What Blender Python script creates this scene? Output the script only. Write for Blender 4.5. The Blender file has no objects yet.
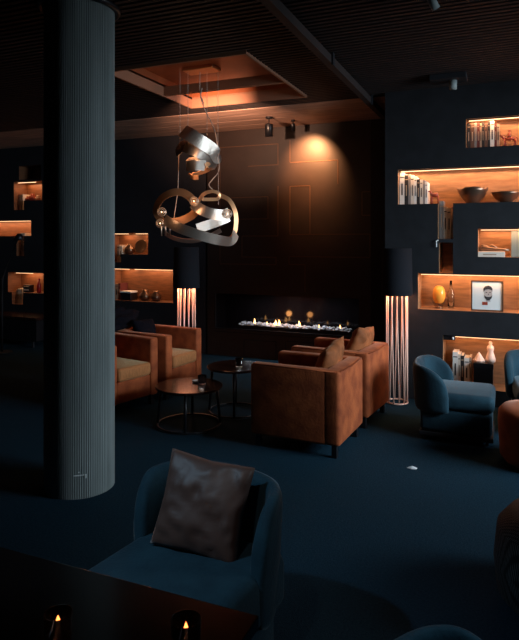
import bpy, bmesh, math, random
from mathutils import Vector, Matrix, noise
random.seed(7)
C = bpy.context.scene.collection
PI = math.pi
# ------------------------------------------------------------------ camera
H0 = 1.6
YAW = math.atan(247/590.0)
D_ = Vector((-math.sin(YAW), math.cos(YAW), 0)); R_ = Vector((math.cos(YAW), math.sin(YAW), 0))
cd = bpy.data.cameras.new('camera'); cam = bpy.data.objects.new('camera', cd); C.objects.link(cam)
cam.location = (0, 0, H0); cam.rotation_euler = (PI/2, 0, YAW)
cd.sensor_fit = 'AUTO'; cd.sensor_width = 36; cd.lens = 590/640*36; cd.shift_y = -80/640; cd.clip_start = .02
bpy.context.scene.camera = cam
# ------------------------------------------------------------------ world, exposure
w = bpy.data.worlds.new('world'); bpy.context.scene.world = w; w.use_nodes = True
bg = w.node_tree.nodes['Background']; bg.inputs[0].default_value = (.55, .7, 1, 1); bg.inputs[1].default_value = .012
vs = bpy.context.scene.view_settings
vs.view_transform = 'Standard'; vs.look = 'None'; vs.gamma = 1; vs.exposure = 0.0; vs.use_curve_mapping = False

def area(name, loc, rot, sx, sy, power, col, spread=180):
    l = bpy.data.lights.new(name, 'AREA'); l.shape = 'RECTANGLE'; l.size = sx; l.size_y = sy
    l.energy = power; l.color = col; l.spread = math.radians(spread)
    o = bpy.data.objects.new(name, l); C.objects.link(o); o.location = loc; o.rotation_euler = rot
    return o
def point(name, loc, power, col, r=.03):
    l = bpy.data.lights.new(name, 'POINT'); l.energy = power; l.color = col; l.shadow_soft_size = r
    o = bpy.data.objects.new(name, l); C.objects.link(o); o.location = loc
    return o
def spot(name, loc, target, power, col, ang, blend=.5, r=.02):
    l = bpy.data.lights.new(name, 'SPOT'); l.energy = power; l.color = col; l.spot_size = math.radians(ang); l.spot_blend = blend; l.shadow_soft_size = r
    o = bpy.data.objects.new(name, l); C.objects.link(o); o.location = loc
    o.rotation_euler = (Vector(target)-Vector(loc)).to_track_quat('-Z', 'Y').to_euler()
    return o
WARM = (1, .50, .24)
# daylight coming in through the window opening in the right wall
wl = area('window_light', (3.19, 4.3, 2.05), (0, math.radians(80), 0), 1.3, 2.6, 84, (.68, .86, 1), 86)
wl.rotation_euler = (0, math.radians(73), math.radians(-17))
# added fill lights on the foreground blue chairs, no lamps in the room
spot('chair_fill', (-.75, .35, 2.9), (-1.1, 1.9, .5), 30, (1, .85, .75), 36, .9, .05)  # added warm fill for the brown pillow and its chair
spot('seat_fill', (-2.1, .5, 2.9), (-1.05, 1.9, .5), 125, (.40, .72, 1), 34, 1, .05)  # added bluish fill that lifts the blue velvet seat
spot('corner_fill', (.9, 2.4, 2.9), (-.1, 1.5, .6), 110, (.45, .78, 1), 18, 1, .05)  # added bluish fill for the chair rim at the bottom edge

# ------------------------------------------------------------------ pixel -> place
def ray(px, py): return D_*590 + R_*(px-259.5) + Vector((0, 0, 240-py))
def W(px, py, Y):
    d = ray(px, py); t = Y/d.y; return Vector((0, 0, H0)) + d*t
CEIL = 3.11; YF = 7.36; YS = 6.08

# ------------------------------------------------------------------ materials
def mat(name, col, rough=.6, metal=0., noise_amt=0., scale=20., bump=0., bscale=None, sheen=0., spec=.5, emit=None, es=0., trans=0., stretch=None, col2=None):
    m = bpy.data.materials.new(name); m.use_nodes = True; nt = m.node_tree; b = nt.nodes['Principled BSDF']
    b.inputs['Base Color'].default_value = (*col, 1); b.inputs['Roughness'].default_value = rough; b.inputs['Metallic'].default_value = metal
    b.inputs['Specular IOR Level'].default_value = spec
    if sheen: b.inputs['Sheen Weight'].default_value = sheen; b.inputs['Sheen Roughness'].default_value = .35; b.inputs['Sheen Tint'].default_value = (*[min(1, c*3+.3) for c in col], 1)
    if trans: b.inputs['Transmission Weight'].default_value = trans; b.inputs['IOR'].default_value = 1.4
    if emit: b.inputs['Emission Color'].default_value = (*emit, 1); b.inputs['Emission Strength'].default_value = es
    tc = nt.nodes.new('ShaderNodeTexCoord'); mp = nt.nodes.new('ShaderNodeMapping'); nt.links.new(tc.outputs['Object'], mp.inputs[0])
    if stretch: mp.inputs['Scale'].default_value = stretch
    if noise_amt or col2:
        n = nt.nodes.new('ShaderNodeTexNoise'); n.inputs['Scale'].default_value = scale; n.inputs['Detail'].default_value = 5
        nt.links.new(mp.outputs[0], n.inputs[0])
        r = nt.nodes.new('ShaderNodeValToRGB'); r.color_ramp.elements[0].position = .35; r.color_ramp.elements[1].position = .68
        c2 = col2 or [c*(1-noise_amt) for c in col]
        r.color_ramp.elements[0].color = (*c2, 1); r.color_ramp.elements[1].color = (*col, 1)
        nt.links.new(n.outputs[0], r.inputs[0]); nt.links.new(r.outputs[0], b.inputs['Base Color'])
    if bump:
        n2 = nt.nodes.new('ShaderNodeTexNoise'); n2.inputs['Scale'].default_value = bscale or scale; n2.inputs['Detail'].default_value = 4
        nt.links.new(mp.outputs[0], n2.inputs[0])
        bp = nt.nodes.new('ShaderNodeBump'); bp.inputs['Strength'].default_value = bump; bp.inputs['Distance'].default_value = .01
        nt.links.new(n2.outputs[0], bp.inputs['Height']); nt.links.new(bp.outputs[0], b.inputs['Normal'])
    return m
M = {}
M['carpet'] = mat('carpet', (.013, .040, .060), .95, noise_amt=.55, scale=90, bump=.8, bscale=260, spec=.1, col2=(.004, .022, .040))
M['shelf_front'] = mat('shelf_front', (.014, .0145, .0175), .6, spec=.3, noise_amt=.3, scale=8)
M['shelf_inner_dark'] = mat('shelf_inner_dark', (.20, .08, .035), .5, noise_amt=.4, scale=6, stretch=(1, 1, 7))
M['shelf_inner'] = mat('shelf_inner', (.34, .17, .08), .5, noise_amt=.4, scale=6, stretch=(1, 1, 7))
M['fire_wall'] = mat('fire_wall', (.032, .018, .014), .5, noise_amt=.25, scale=5)
M['inlay'] = mat('inlay', (.13, .066, .038), .45, metal=.4)
M['black'] = mat('black', (.008, .008, .01), .35)
M['black_gloss'] = mat('black_gloss', (.006, .005, .006), .12)
M['dark_wall'] = mat('dark_wall', (.016, .016, .022), .7, noise_amt=.3, scale=4)
M['slat'] = mat('slat', (.022, .011, .009), .65, noise_amt=.4, scale=9)
M['soffit'] = mat('soffit', (.60, .36, .26), .55, noise_amt=.4, scale=3, stretch=(1, 8, 1))
M['copper_panel'] = mat('copper_panel', (.30, .085, .03), .45, metal=.2, noise_amt=.35, scale=4)
M['coffer_lip'] = mat('coffer_lip', (.26, .12, .07), .5)
M['concrete'] = mat('ribbed_paint', (.27, .30, .29), .6, noise_amt=.3, scale=14, stretch=(1, 1, .1))
M['rust_velvet'] = mat('rust_velvet', (.40, .095, .028), .8, noise_amt=.5, scale=9, bump=.25, bscale=60, sheen=.2, spec=.2, col2=(.22, .046, .015))
M['gold_velvet'] = mat('gold_velvet', (.50, .19, .065), .75, noise_amt=.4, scale=40, stretch=(6, 6, .5), bump=.4, sheen=.4, spec=.2)
M['rust_pillow'] = mat('rust_pillow', (.36, .11, .035), .7, noise_amt=.5, scale=8, bump=.3, bscale=20, sheen=.2, spec=.2)
M['blue_velvet'] = mat('blue_velvet', (.012, .042, .060), .8, noise_amt=.5, scale=9, bump=.2, bscale=70, sheen=.5, spec=.2, col2=(.008, .028, .042))
M['orange_velvet'] = mat('orange_velvet', (.28, .07, .022), .8, noise_amt=.4, scale=9, sheen=.3, spec=.2)
M['satin'] = mat('satin', (.088, .045, .034), .55, noise_amt=.2, scale=6, bump=.2, bscale=14, sheen=.3)
M['dark_cloth'] = mat('dark_cloth', (.005, .005, .008), 1., spec=.05, noise_amt=.3, bump=.6, bscale=30)
M['copper_rod'] = mat('copper_rod', (.88, .52, .40), .4, metal=.1)
M['shade'] = mat('shade', (.008, .009, .012), .9, spec=.12, bump=.3, bscale=120)
M['steel'] = mat('brushed_steel', (.60, .50, .42), .36, metal=.92, bump=.15, bscale=40, stretch=(1, 1, 12))
M['copper'] = mat('copper', (.85, .42, .20), .4, metal=.8)
M['wire'] = mat('wire', (.55, .42, .34), .4)
M['wood_dark'] = mat('wood_dark', (.028, .010, .007), .2, noise_amt=.5, scale=10, stretch=(1, 8, 1))
M['table_black'] = mat('table_black', (.006, .005, .005), .16, noise_amt=.3, scale=5)
M['stone'] = mat('stone', (.62, .63, .66), .6, noise_amt=.4, scale=30)
M['cream'] = mat('cream', (.70, .60, .50), .6); M['white'] = mat('white', (.75, .76, .76), .5)
M['glass'] = mat('glass', (.9, .95, 1), .04, trans=1.); M['wax'] = mat('wax', (.8, .6, .4), .5)
M['amber'] = mat('amber_glass', (.95, .42, .06), .15, trans=.35)
M['bronze'] = mat('bronze', (.20, .12, .08), .28, metal=.8)
M['red'] = mat('red', (.5, .02, .02), .35); M['photo_bg'] = mat('photo_bg', (.60, .66, .66), .3)
M['frosted'] = mat('frosted', (.20, .23, .21), .25); M['ink'] = mat('ink', (.02, .02, .025), .6); M['skin_grey'] = mat('skin_grey', (.38, .36, .35), .5)
M['ceramic'] = mat('ceramic', (.72, .50, .40), .5)
M['rust_fig'] = mat('rust_fig', (.25, .04, .02), .4)
M['led'] = mat('led', (1, .7, .4), .5, emit=(1, .55, .28), es=3)
M['flame'] = mat('flame', (1, .6, .2), .5, emit=(1, .48, .16), es=6)
M['bulb'] = mat('bulb', (1, .8, .6), .5, emit=(1, .62, .34), es=5)
M['ember'] = mat('ember', (1, .3, .1), .5, emit=(1, .22, .05), es=5)
def weave_mat():
    m = mat('weave', (.05, .05, .055), .7); nt = m.node_tree; b = nt.nodes['Principled BSDF']
    tc = nt.nodes.new('ShaderNodeTexCoord'); br = nt.nodes.new('ShaderNodeTexBrick'); br.inputs['Scale'].default_value = 34
    br.inputs['Color1'].default_value = (.20, .19, .18, 1); br.inputs['Color2'].default_value = (.14, .13, .12, 1); br.inputs['Mortar'].default_value = (.006, .006, .008, 1)
    br.inputs['Mortar Size'].default_value = .09
    nt.links.new(tc.outputs['Object'], br.inputs[0]); nt.links.new(br.outputs[0], b.inputs['Base Color']); return m
M['weave'] = weave_mat()

# ------------------------------------------------------------------ helpers
def link(name, bm, m, parent=None, smooth=False, loc=None, rot=None):
    me = bpy.data.meshes.new(name); bmesh.ops.recalc_face_normals(bm, faces=bm.faces[:]) ; bm.to_mesh(me); bm.free()
    for mm in (m if isinstance(m, (list, tuple)) else [m]): me.materials.append(M[mm] if isinstance(mm, str) else mm)
    if smooth:
        for p in me.polygons: p.use_smooth = True
    o = bpy.data.objects.new(name, me); C.objects.link(o)
    if parent: o.parent = parent
    if loc is not None: o.location = loc
    if rot is not None: o.rotation_euler = rot
    return o
def tag(o, label=None, cat=None, group=None, kind=None):
    if label: o['label'] = label
    if cat: o['category'] = cat
    if group: o['group'] = group
    if kind: o['kind'] = kind
    return o
def thing(name, label, cat, loc=(0, 0, 0), rz=0, group=None):
    o = bpy.data.objects.new(name, None); C.objects.link(o); o.location = loc; o.rotation_euler = (0, 0, rz); o.empty_display_size = .05
    return tag(o, label, cat, group)
def struct(o): o['kind'] = 'structure'; return o
def box(bm, x0, x1, y0, y1, z0, z1, bev=0., seg=3, mi=0):
    r = bmesh.ops.create_cube(bm, size=1); vs_ = r['verts']
    bmesh.ops.transform(bm, matrix=Matrix.Translation(((x0+x1)/2, (y0+y1)/2, (z0+z1)/2)) @ Matrix.Diagonal((abs(x1-x0), abs(y1-y0), abs(z1-z0), 1)), verts=vs_)
    fs = {f for v in vs_ for f in v.link_faces}
    for f in fs: f.material_index = mi
    if bev:
        es = list({e for v in vs_ for e in v.link_edges})
        bmesh.ops.bevel(bm, geom=es, offset=bev, segments=seg, profile=.5, affect='EDGES')
    return vs_
def tube(bm, pts, r, n=8, cap=True):
    pts = [Vector(p) for p in pts]; rings = []
    for i, p in enumerate(pts):
        t = (pts[min(i+1, len(pts)-1)]-pts[max(i-1, 0)]).normalized()
        a = t.cross(Vector((0, 0, 1)) if abs(t.z) < .9 else Vector((1, 0, 0))).normalized(); b = t.cross(a)
        rr = r[i] if isinstance(r, (list, tuple)) else r
        rings.append([bm.verts.new(p+(a*math.cos(2*PI*k/n)+b*math.sin(2*PI*k/n))*rr) for k in range(n)])
    for A, B in zip(rings, rings[1:]):
        for k in range(n): bm.faces.new((A[k], A[(k+1) % n], B[(k+1) % n], B[k]))
    if cap: bm.faces.new(rings[0][::-1]); bm.faces.new(rings[-1])
def ringtube(bm, c, R, r, n=40, m=8):
    c = Vector(c); rs = []
    for i in range(n):
        a = 2*PI*i/n; e = Vector((math.cos(a), math.sin(a), 0))
        rs.append([bm.verts.new(c+e*(R+r*math.cos(2*PI*k/m))+Vector((0, 0, r*math.sin(2*PI*k/m)))) for k in range(m)])
    for i in range(n):
        A, B = rs[i], rs[(i+1) % n]
        for k in range(m): bm.faces.new((A[k], A[(k+1) % m], B[(k+1) % m], B[k]))
def lathe(bm, prof, n=32, c=(0, 0, 0), sx=1, sy=1):
    c = Vector(c); rs = []
    for (r, z) in prof:
        if r < 1e-5: rs.append([bm.verts.new(c+Vector((0, 0, z)))])
        else: rs.append([bm.verts.new(c+Vector((r*sx*math.cos(2*PI*k/n), r*sy*math.sin(2*PI*k/n), z))) for k in range(n)])
    for A, B in zip(rs, rs[1:]):
        for k in range(n):
            q = [A[k % len(A)], A[(k+1) % len(A)], B[(k+1) % len(B)], B[k % len(B)]]
            q2 = []
            for v in q:
                if v not in q2: q2.append(v)
            if len(q2) > 2: bm.faces.new(q2)
def nb(): return bmesh.new()
def polyplate(bm, pts, y, th=.003):
    a = [bm.verts.new((p[0], y, p[1])) for p in pts]; b = [bm.verts.new((p[0], y-th, p[1])) for p in pts]
    bm.faces.new(a); bm.faces.new(b[::-1])
    for i in range(len(pts)): j = (i+1) % len(pts); bm.faces.new((a[i], a[j], b[j], b[i]))
def copy_tree(o, parent=None):
    c = o.copy(); C.objects.link(c); c.parent = parent
    for ch in list(o.children): copy_tree(ch, c)
    return c

# ------------------------------------------------------------------ room shell
bm = nb(); box(bm, -9.4, 3.4, -2.6, YF+.8, -.1, 0); struct(link('floor', bm, 'carpet'))
def niche_wall(name, x0, x1, z0, z1, niches, Y, dep, mats, thick=.1):
    xs = sorted({x0, x1, *[v for n in niches for v in n[:2]]}); zs = sorted({z0, z1, *[v for n in niches for v in n[2:4]]})
    bm = nb()
    def op(i, k):
        if i < 0 or k < 0 or i >= len(xs)-1 or k >= len(zs)-1: return None
        cx, cz = (xs[i]+xs[i+1])/2, (zs[k]+zs[k+1])/2
        return any(n[0] < cx < n[1] and n[2] < cz < n[3] for n in niches)
    def q(pts, mi):
        f = bm.faces.new([bm.verts.new(p) for p in pts]); f.material_index = mi
    for i in range(len(xs)-1):
        for k in range(len(zs)-1):
            a, b, c, d = xs[i], xs[i+1], zs[k], zs[k+1]
            if op(i, k):
                q([(a, Y+dep, c), (b, Y+dep, c), (b, Y+dep, d), (a, Y+dep, d)], 1)
                if op(i-1, k) is False: q([(a, Y, c), (a, Y+dep, c), (a, Y+dep, d), (a, Y, d)], 1)
                if op(i+1, k) is False: q([(b, Y, c), (b, Y+dep, c), (b, Y+dep, d), (b, Y, d)], 1)
                if op(i, k-1) is False: q([(a, Y, c), (b, Y, c), (b, Y+dep, c), (a, Y+dep, c)], 1)
                if op(i, k+1) is False: q([(a, Y, d), (b, Y, d), (b, Y+dep, d), (a, Y+dep, d)], 1)
            else: q([(a, Y, c), (b, Y, c), (b, Y, d), (a, Y, d)], 0)
    # closed shell behind so that the wall is a body, not a sheet
    box(bm, x0, x1, Y+dep+.002, Y+dep+thick, z0, z1, mi=0)
    box(bm, x0-.02, x0, Y, Y+dep+thick, z0, z1, mi=0); box(bm, x1, x1+.02, Y, Y+dep+thick, z0, z1, mi=0)
    bmesh.ops.remove_doubles(bm, verts=bm.verts[:], dist=.0004)
    me = bpy.data.meshes.new(name); bm.to_mesh(me); bm.free()
    for m_ in mats: me.materials.append(M[m_])
    o = bpy.data.objects.new(name, me); C.objects.link(o); return struct(o)
def rect(Y, px0, px1, py0, py1, pr=None):
    """a niche from its corners on the wall plane: px0..px1 across, py0 top and py1 bottom measured at pr"""
    pr = px0 if pr is None else pr
    return [W(px0, 240, Y).x, W(px1, 240, Y).x, W(pr, py1, Y).z, W(pr, py0, Y).z]
XR = 3.2
# shelf wall on the right
SD = .30
n1 = rect(YS, 466, 590, 119, 148)
n2 = rect(YS, 398, 590, 170, 204.5)
n2b = rect(YS, 438, 453, 204.5, 239); n2b[3] = n2[2]
n3 = rect(YS, 418, 560, 273, 309)
n3b = [n2b[0]+.01, n2b[1], n3[3], n2b[2]-.035]
n4 = rect(YS, 478, 560, 228.5, 257)
n5 = rect(YS, 443, 570, 335, 386)
x_sw = W(387, 240, YS).x
niche_wall('wall_right_shelves', x_sw, XR, 0, CEIL, [n1, n2, n2b, n3, n3b, n4, n5], YS, SD, ['shelf_front', 'shelf_inner'])
bm = nb(); box(bm, x_sw, x_sw+.08, YS+SD, YF, 0, CEIL); struct(link('wall_return', bm, 'shelf_front'))
# left shelf wall
x_l = -9.2; x_fl = W(206, 240, YF).x
LN = {}
LN['a'] = rect(YF, 108, 148, 233, 254); LN['a2'] = rect(YF, 108, 121, 254, 262); LN['b'] = rect(YF, 110, 173, 268, 300)
LN['c'] = rect(YF, 14, 42, 182, 201); LN['c2'] = rect(YF, 14, 24, 201, 210, 14); LN['d'] = rect(YF, -40, 31, 220, 236, 31); LN['d2'] = rect(YF, 16.5, 24, 236, 256, 16.5); LN['e'] = rect(YF, 8, 60, 272, 292); LN['e2'] = rect(YF, 12, 23, 292, 304, 12)
for k_ in 'acde': LN[k_+'2'][3] = LN[k_][2]
LN['f'] = rect(YF, 19, 41, 166, 180)
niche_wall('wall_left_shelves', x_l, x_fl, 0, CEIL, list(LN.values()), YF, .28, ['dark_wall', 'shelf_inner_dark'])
# fireplace wall
fo = rect(YF, 215, 359, 296, 332, 287)
niche_wall('wall_fireplace', x_fl+.02, x_sw-.02, 0, CEIL, [fo], YF, .34, ['fire_wall', 'black_gloss'])
bm = nb(); xw = x_fl+.02; box(bm, W(371, 240, YF).x, x_sw-.001, YF-.02, YF-.003, 0, CEIL-.006); struct(link('wall_fireplace_side', bm, 'shelf_front')); bm = nb()
def line(px0, py0, px1, py1, wd=.010):
    a = W(px0, py0, YF); b = W(px1, py1, YF)
    if abs(px0-px1) < 3: x = (a.x+b.x)/2; box(bm, x-wd/2, x+wd/2, YF-.004, YF+.001, min(a.z, b.z), max(a.z, b.z))
    else: z = (a.z+b.z)/2; box(bm, min(a.x, b.x), max(a.x, b.x), YF-.004, YF+.001, z-wd/2, z+wd/2)
for l in [(220, 147, 220, 264), (220, 148, 278, 143.5), (278, 143.5, 278, 165), (248, 166, 278, 165), (290, 140, 290, 162), (290, 162, 338, 160.5), (338, 160.5, 338, 184),
          (231, 197.5, 268, 197), (268, 197, 268, 219), (238, 219, 268, 219), (278, 186, 278, 236), (242, 236, 278, 236), (242, 236, 242, 257), (242, 257.3, 276, 257), (276, 257, 276, 264), (220, 264.5, 276, 264),
          (290, 186, 290, 234), (290, 186, 310, 186), (310, 186, 310, 234), (290, 234.5, 370, 234), (370, 234, 370, 257), (290, 257, 370, 257), (289, 257, 289, 264), (289, 264.5, 305, 264.5), (305, 264.5, 305, 292),
          (362, 192, 370, 191.5), (362, 192, 362, 215), (362, 215.5, 370, 215)]: line(*l)
o = struct(link('trim_1', bm, 'inlay'))
bm = nb()
for l in [(244, 340, 276, 341), (244, 340, 244, 368), (276, 341, 276, 368), (286, 342, 330, 343), (286, 342, 286, 368), (330, 343, 330, 368), (215, 336, 372, 336)]: line(*l, wd=.012)
struct(link('trim_2', bm, 'shelf_front'))
# other walls
bm = nb(); box(bm, x_l-.2, x_l, -2.6, YF+.4, 0, CEIL); struct(link('wall_left', bm, 'dark_wall'))
bm = nb(); box(bm, x_l, XR, -2.6, -2.5, 0, CEIL); struct(link('wall_front', bm, 'dark_wall'))
bm = nb(); wy0, wy1, wz0, wz1 = 2.95, 5.65, 1.35, 2.75
box(bm, XR+.02, XR+.2, -2.6, wy0, 0, CEIL); box(bm, XR+.02, XR+.2, wy1, YF+.4, 0, CEIL); box(bm, XR+.02, XR+.2, wy0, wy1, 0, wz0); box(bm, XR+.02, XR+.2, wy0, wy1, wz1, CEIL)
struct(link('wall_right', bm, 'dark_wall'))
bm = nb()
for y in (wy0, (wy0+wy1)/2-.03, wy1-.06): box(bm, XR+.05, XR+.12, y, y+.06, wz0, wz1)
box(bm, XR+.05, XR+.12, wy0, wy1, wz0, wz0+.06); box(bm, XR+.05, XR+.12, wy0, wy1, wz1-.06, wz1)
struct(link('window_1', bm, 'black'))
# ceiling: slab with a coffer, slats, smooth boards at the back
cx0, cx1, cy0, cy1 = -3.30, -1.92, 4.31, 5.88; ch = .16
bm = nb()
zt = CEIL+.03
box(bm, x_l-.2, cx0, -2.6, YF+.4, zt, zt+.3); box(bm, cx1, XR+.2, -2.6, YF+.4, zt, zt+.3); box(bm, cx0, cx1, -2.6, cy0, zt, zt+.3); box(bm, cx0, cx1, cy1, YF+.4, zt, zt+.3)
box(bm, cx0, cx1, cy0, cy1, zt+ch, zt+.3)
struct(link('ceiling', bm, 'black'))
bm = nb(); y = -2.4; YB = 6.22
while y < YB-.04:
    if cy0-.04 < y < cy1: box(bm, x_l, cx0, y, y+.036, CEIL, zt); box(bm, cx1, XR, y, y+.036, CEIL, zt)
    else: box(bm, x_l, XR, y, y+.036, CEIL, zt)
    y += .064
struct(link('ceiling_slats', bm, 'slat'))
bm = nb(); y = YB
for k in range(4):
    box(bm, x_l, XR, y, y+.277, CEIL-.005, zt); y += .285
struct(link('ceiling_boards', bm, 'soffit'))
bm = nb(); t = .02
box(bm, cx0, cx0+t, cy0, cy1, CEIL-.02, zt+.07); box(bm, cx1-t, cx1, cy0, cy1, CEIL-.02, zt+.07); box(bm, cx0+t, cx1-t, cy0, cy0+t, CEIL-.02, zt+.07); box(bm, cx0+t, cx1-t, cy1-t, cy1, CEIL-.02, zt+.07)
box(bm, cx0+t, cx1-t, 5.26, 5.31, CEIL-.01, zt+.05)
struct(link('trim_3', bm, 'coffer_lip'))
bm = nb(); box(bm, cx0+.001, cx1-.001, cy0+.001, cy1-.001, zt+ch-.02, zt+ch-.001)
box(bm, cx0+.001, cx0+.02, cy0, cy1, zt+.05, zt+ch); box(bm, cx1-.02, cx1-.001, cy0, cy1, zt+.05, zt+ch); box(bm, cx0, cx1, cy1-.02, cy1-.001, zt+.05, zt+ch); box(bm, cx0, cx1, cy0, cy0+.02, zt+.05, zt+ch)
struct(link('ceiling_coffer', bm, 'copper_panel'))
# suspended rail with its brackets
rl = thing('ceiling_rail', 'long dark steel rail running along the slatted ceiling towards the fireplace wall', 'ceiling rail', (-1.33, 0, CEIL))
bm = nb(); box(bm, -.03, .03, .6, 6.95, -.085, -.02); link('rail', bm, 'slat', rl)
for y in (3.0, 4.6, 6.1):
    bm = nb(); box(bm, .03, .045, y, y+.05, -.10, .0); link('bracket', bm, 'shelf_front', rl)

# ------------------------------------------------------------------ column
co = thing('fluted_column', 'thick round grey column with fine vertical fluting, floor to ceiling', 'column', (-2.57, 3.10, 0)); CR = .222
bm = nb(); N = 400; pr = []
for z in (0.0, CEIL+.03):
    pr.append([bm.verts.new(((CR+(.0 if k % 4 < 2 else -.005))*math.cos(2*PI*k/N), (CR+(.0 if k % 4 < 2 else -.005))*math.sin(2*PI*k/N), z)) for k in range(N)])
for k in range(N): bm.faces.new((pr[0][k], pr[0][(k+1) % N], pr[1][(k+1) % N], pr[1][k]))
bm.faces.new(pr[0][::-1]); bm.faces.new(pr[1]); link('shaft', bm, 'concrete', co)
bm = nb(); ringtube(bm, (0, 0, CEIL-.005), CR+.02, .02, 64, 8); link('top_collar', bm, 'black', co, True)
a = -math.atan2(3.10, 2.62)-.03
cl_ = Vector((math.cos(a), math.sin(a), 0))*(CR+.002); tx = Vector((-math.sin(a), math.cos(a), 0))
bm = nb(); q = bmesh.ops.create_cube(bm, size=1)
bmesh.ops.transform(bm, matrix=Matrix.Translation((0, 0, 0)) @ Matrix.Diagonal((.004, .062, .006, 1)), verts=q['verts'])
box(bm, -.002, .002, .036, .046, -.02, .004); box(bm, -.002, .002, -.004, .004, .016, .022); box(bm, -.002, .002, .022, .030, -.003, .005)
o = link('number_plate', bm, 'white', co, loc=(cl_.x, cl_.y, .148), rot=(0, 0, a)); o['label'] = 'small white marking on the column foot'

# ------------------------------------------------------------------ LED strips
def led(Y, dep, n, label, xa=None, xb=None, power=2.2, group=None):
    x0 = n[0]+.02 if xa is None else xa; x1 = n[1]-.02 if xb is None else xb
    r = thing('led_strip', label, 'strip light', ((x0+x1)/2, Y+.045, n[3]-.012))
    L = (x1-x0)/2
    bm = nb(); box(bm, -L, L, -.012, .012, .0, .011); link('channel', bm, 'bronze', r)
    bm = nb(); box(bm, -L+.005, L-.005, -.009, .009, -.005, .0); link('diffuser', bm, 'led', r)
    area('strip_glow', ((x0+x1)/2, Y+.045, n[3]-.022), (math.radians(22), 0, 0), x1-x0-.02, .02, power*.5*(x1-x0), WARM)
    area('strip_glow', ((x0+x1)/2, Y+dep-.05, n[3]-.022), (0, 0, 0), x1-x0-.02, .02, power*.5*(x1-x0), WARM)
    return r
led(YS, SD, n1, 'warm light strip inside the topmost right niche, above the dark books', power=5.5)
led(YS, SD, n2, 'long warm light strip above the two metal bowls', power=6)
led(YS, SD, n3, 'warm light strip above the framed portrait and amber ball', xb=n3[1]-.02, power=5)
led(YS, SD, n4, 'short warm light strip in the niche with the lying book and dark figure', power=5)
led(YS, SD, n5, 'warm light strip in the lowest right niche behind the blue chairs', power=2.2)
def lx(px): return W(px, 240, YF).x
led(YF, .28, LN['a'], 'short light strip right beside the column, above the upper left shelf books', lx(113), lx(127), 4.5)
led(YF, .28, LN['a'], 'short light strip above the round vase, left of the pendant', lx(134), lx(146.5), 4.5)
led(YF, .28, LN['b'], 'short light strip beside the column, over the white box and books', lx(113), lx(128), 4.5)
led(YF, .28, LN['b'], 'light strip behind the left armchairs, beside the left floor lamp', lx(133), lx(171), 4.5)
led(YF, .28, LN['c'], 'small light strip left of the column, in the highest lit niche', lx(16), lx(34), 4.5)
led(YF, .28, LN['d'], 'long light strip at the left picture edge, middle shelf', lx(-38), lx(30), 4.5)
led(YF, .28, LN['e'], 'light strip left of the column, lowest lit niche there', lx(14), lx(31), 4.5)

# ------------------------------------------------------------------ books
def book_mesh(w_, d_, h_):
    bm = nb()
    box(bm, -w_/2, -w_/2+.003, 0, d_, 0, h_, mi=0); box(bm, w_/2-.003, w_/2, 0, d_, 0, h_, mi=0); box(bm, -w_/2, w_/2, -.003, .001, 0, h_, mi=0)
    box(bm, -w_/2+.003, w_/2-.003, .001, d_-.006, .004, h_-.004, mi=1)
    box(bm, -w_*.14, w_*.14, -.0045, -.003, h_*.3, h_*.66, mi=2); box(bm, -w_/2+.004, w_/2-.004, -.0045, -.003, h_*.84, h_*.87, mi=2)
    return bm
BC = {'cream': (.66, .58, .48), 'white': (.74, .70, .64), 'grey': (.22, .20, .19), 'black': (.02, .018, .018), 'brown': (.12, .06, .04), 'tan': (.38, .26, .18), 'dark red': (.12, .025, .02)}
BM = {k: mat('cover_'+k.replace(' ', '_'), v, .55) for k, v in BC.items()}
ORD = ['first', 'second', 'third', 'fourth', 'fifth', 'sixth', 'seventh', 'eighth', 'ninth', 'tenth', 'eleventh']
def row(x0, Y, z, spec, where, group, dep=.19, lean=0.):
    x = x0
    for i, (c, w_, h_) in enumerate(spec):
        l = '%s book, %s from the left %s' % (c, ORD[i], where)
        ink = BM['black'] if c in ('cream', 'white', 'tan') else BM['tan']
        o = link('book', book_mesh(w_-.0015, dep, h_), [BM[c], M['cream'], ink], loc=(x+w_/2, Y+.075, z+.001))
        tag(o, l, 'book', group); x += w_
    return x
r = row(n1[0]+.005, YS, n1[2], [('black', .032, .25), ('brown', .036, .25), ('grey', .024, .25), ('dark red', .026, .25), ('tan', .018, .245), ('black', .024, .25), ('brown', .03, .245), ('black', .022, .25), ('white', .038, .26), ('dark red', .022, .235), ('tan', .026, .225)], 'in the topmost right niche', 'dark books in the topmost right niche')
r = row(n2[0]+.005, YS, n2[2], [('white', .048, .33), ('black', .038, .30), ('grey', .026, .31), ('cream', .032, .30), ('white', .026, .285), ('black', .032, .255), ('cream', .030, .25), ('grey', .02, .245), ('white', .026, .225)], 'on the long lit shelf with the bowls', 'books on the long lit shelf with the bowls')
row(n2b[0]+.006, YS, n2b[2], [('grey', .040, .38), ('white', .034, .32), ('cream', .036, .31)], 'standing in the narrow slot below the long shelf', 'books in the narrow slot')
row(W(452, 240, YS).x, YS, n5[2], [('white', .05, .33), ('cream', .024, .31), ('black', .034, .30), ('white', .048, .28), ('tan', .020, .29)], 'in the lowest right niche, behind the blue chair', 'books in the lowest right niche')
row(lx(114), YF, LN['a2'][2], [('tan', .045, .26), ('cream', .05, .25)], 'just right of the column, upper left shelf', 'upper books right of the column')
row(lx(112), YF, LN['b'][2], [('tan', .06, .24), ('dark red', .04, .25)], 'just right of the column, lower left shelf', 'lower books right of the column')
row(lx(15), YF, LN['c2'][2], [('dark red', .025, .26), ('tan', .028, .25), ('brown', .02, .25), ('cream', .028, .26)], 'in the highest niche left of the column', 'books in the highest niche left of the column')
row(lx(17.3), YF, LN['d2'][2], [('grey', .024, .25), ('tan', .028, .27), ('cream', .03, .26)], 'on the middle shelf left of the column', 'books on the middle shelf left of the column')
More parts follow.
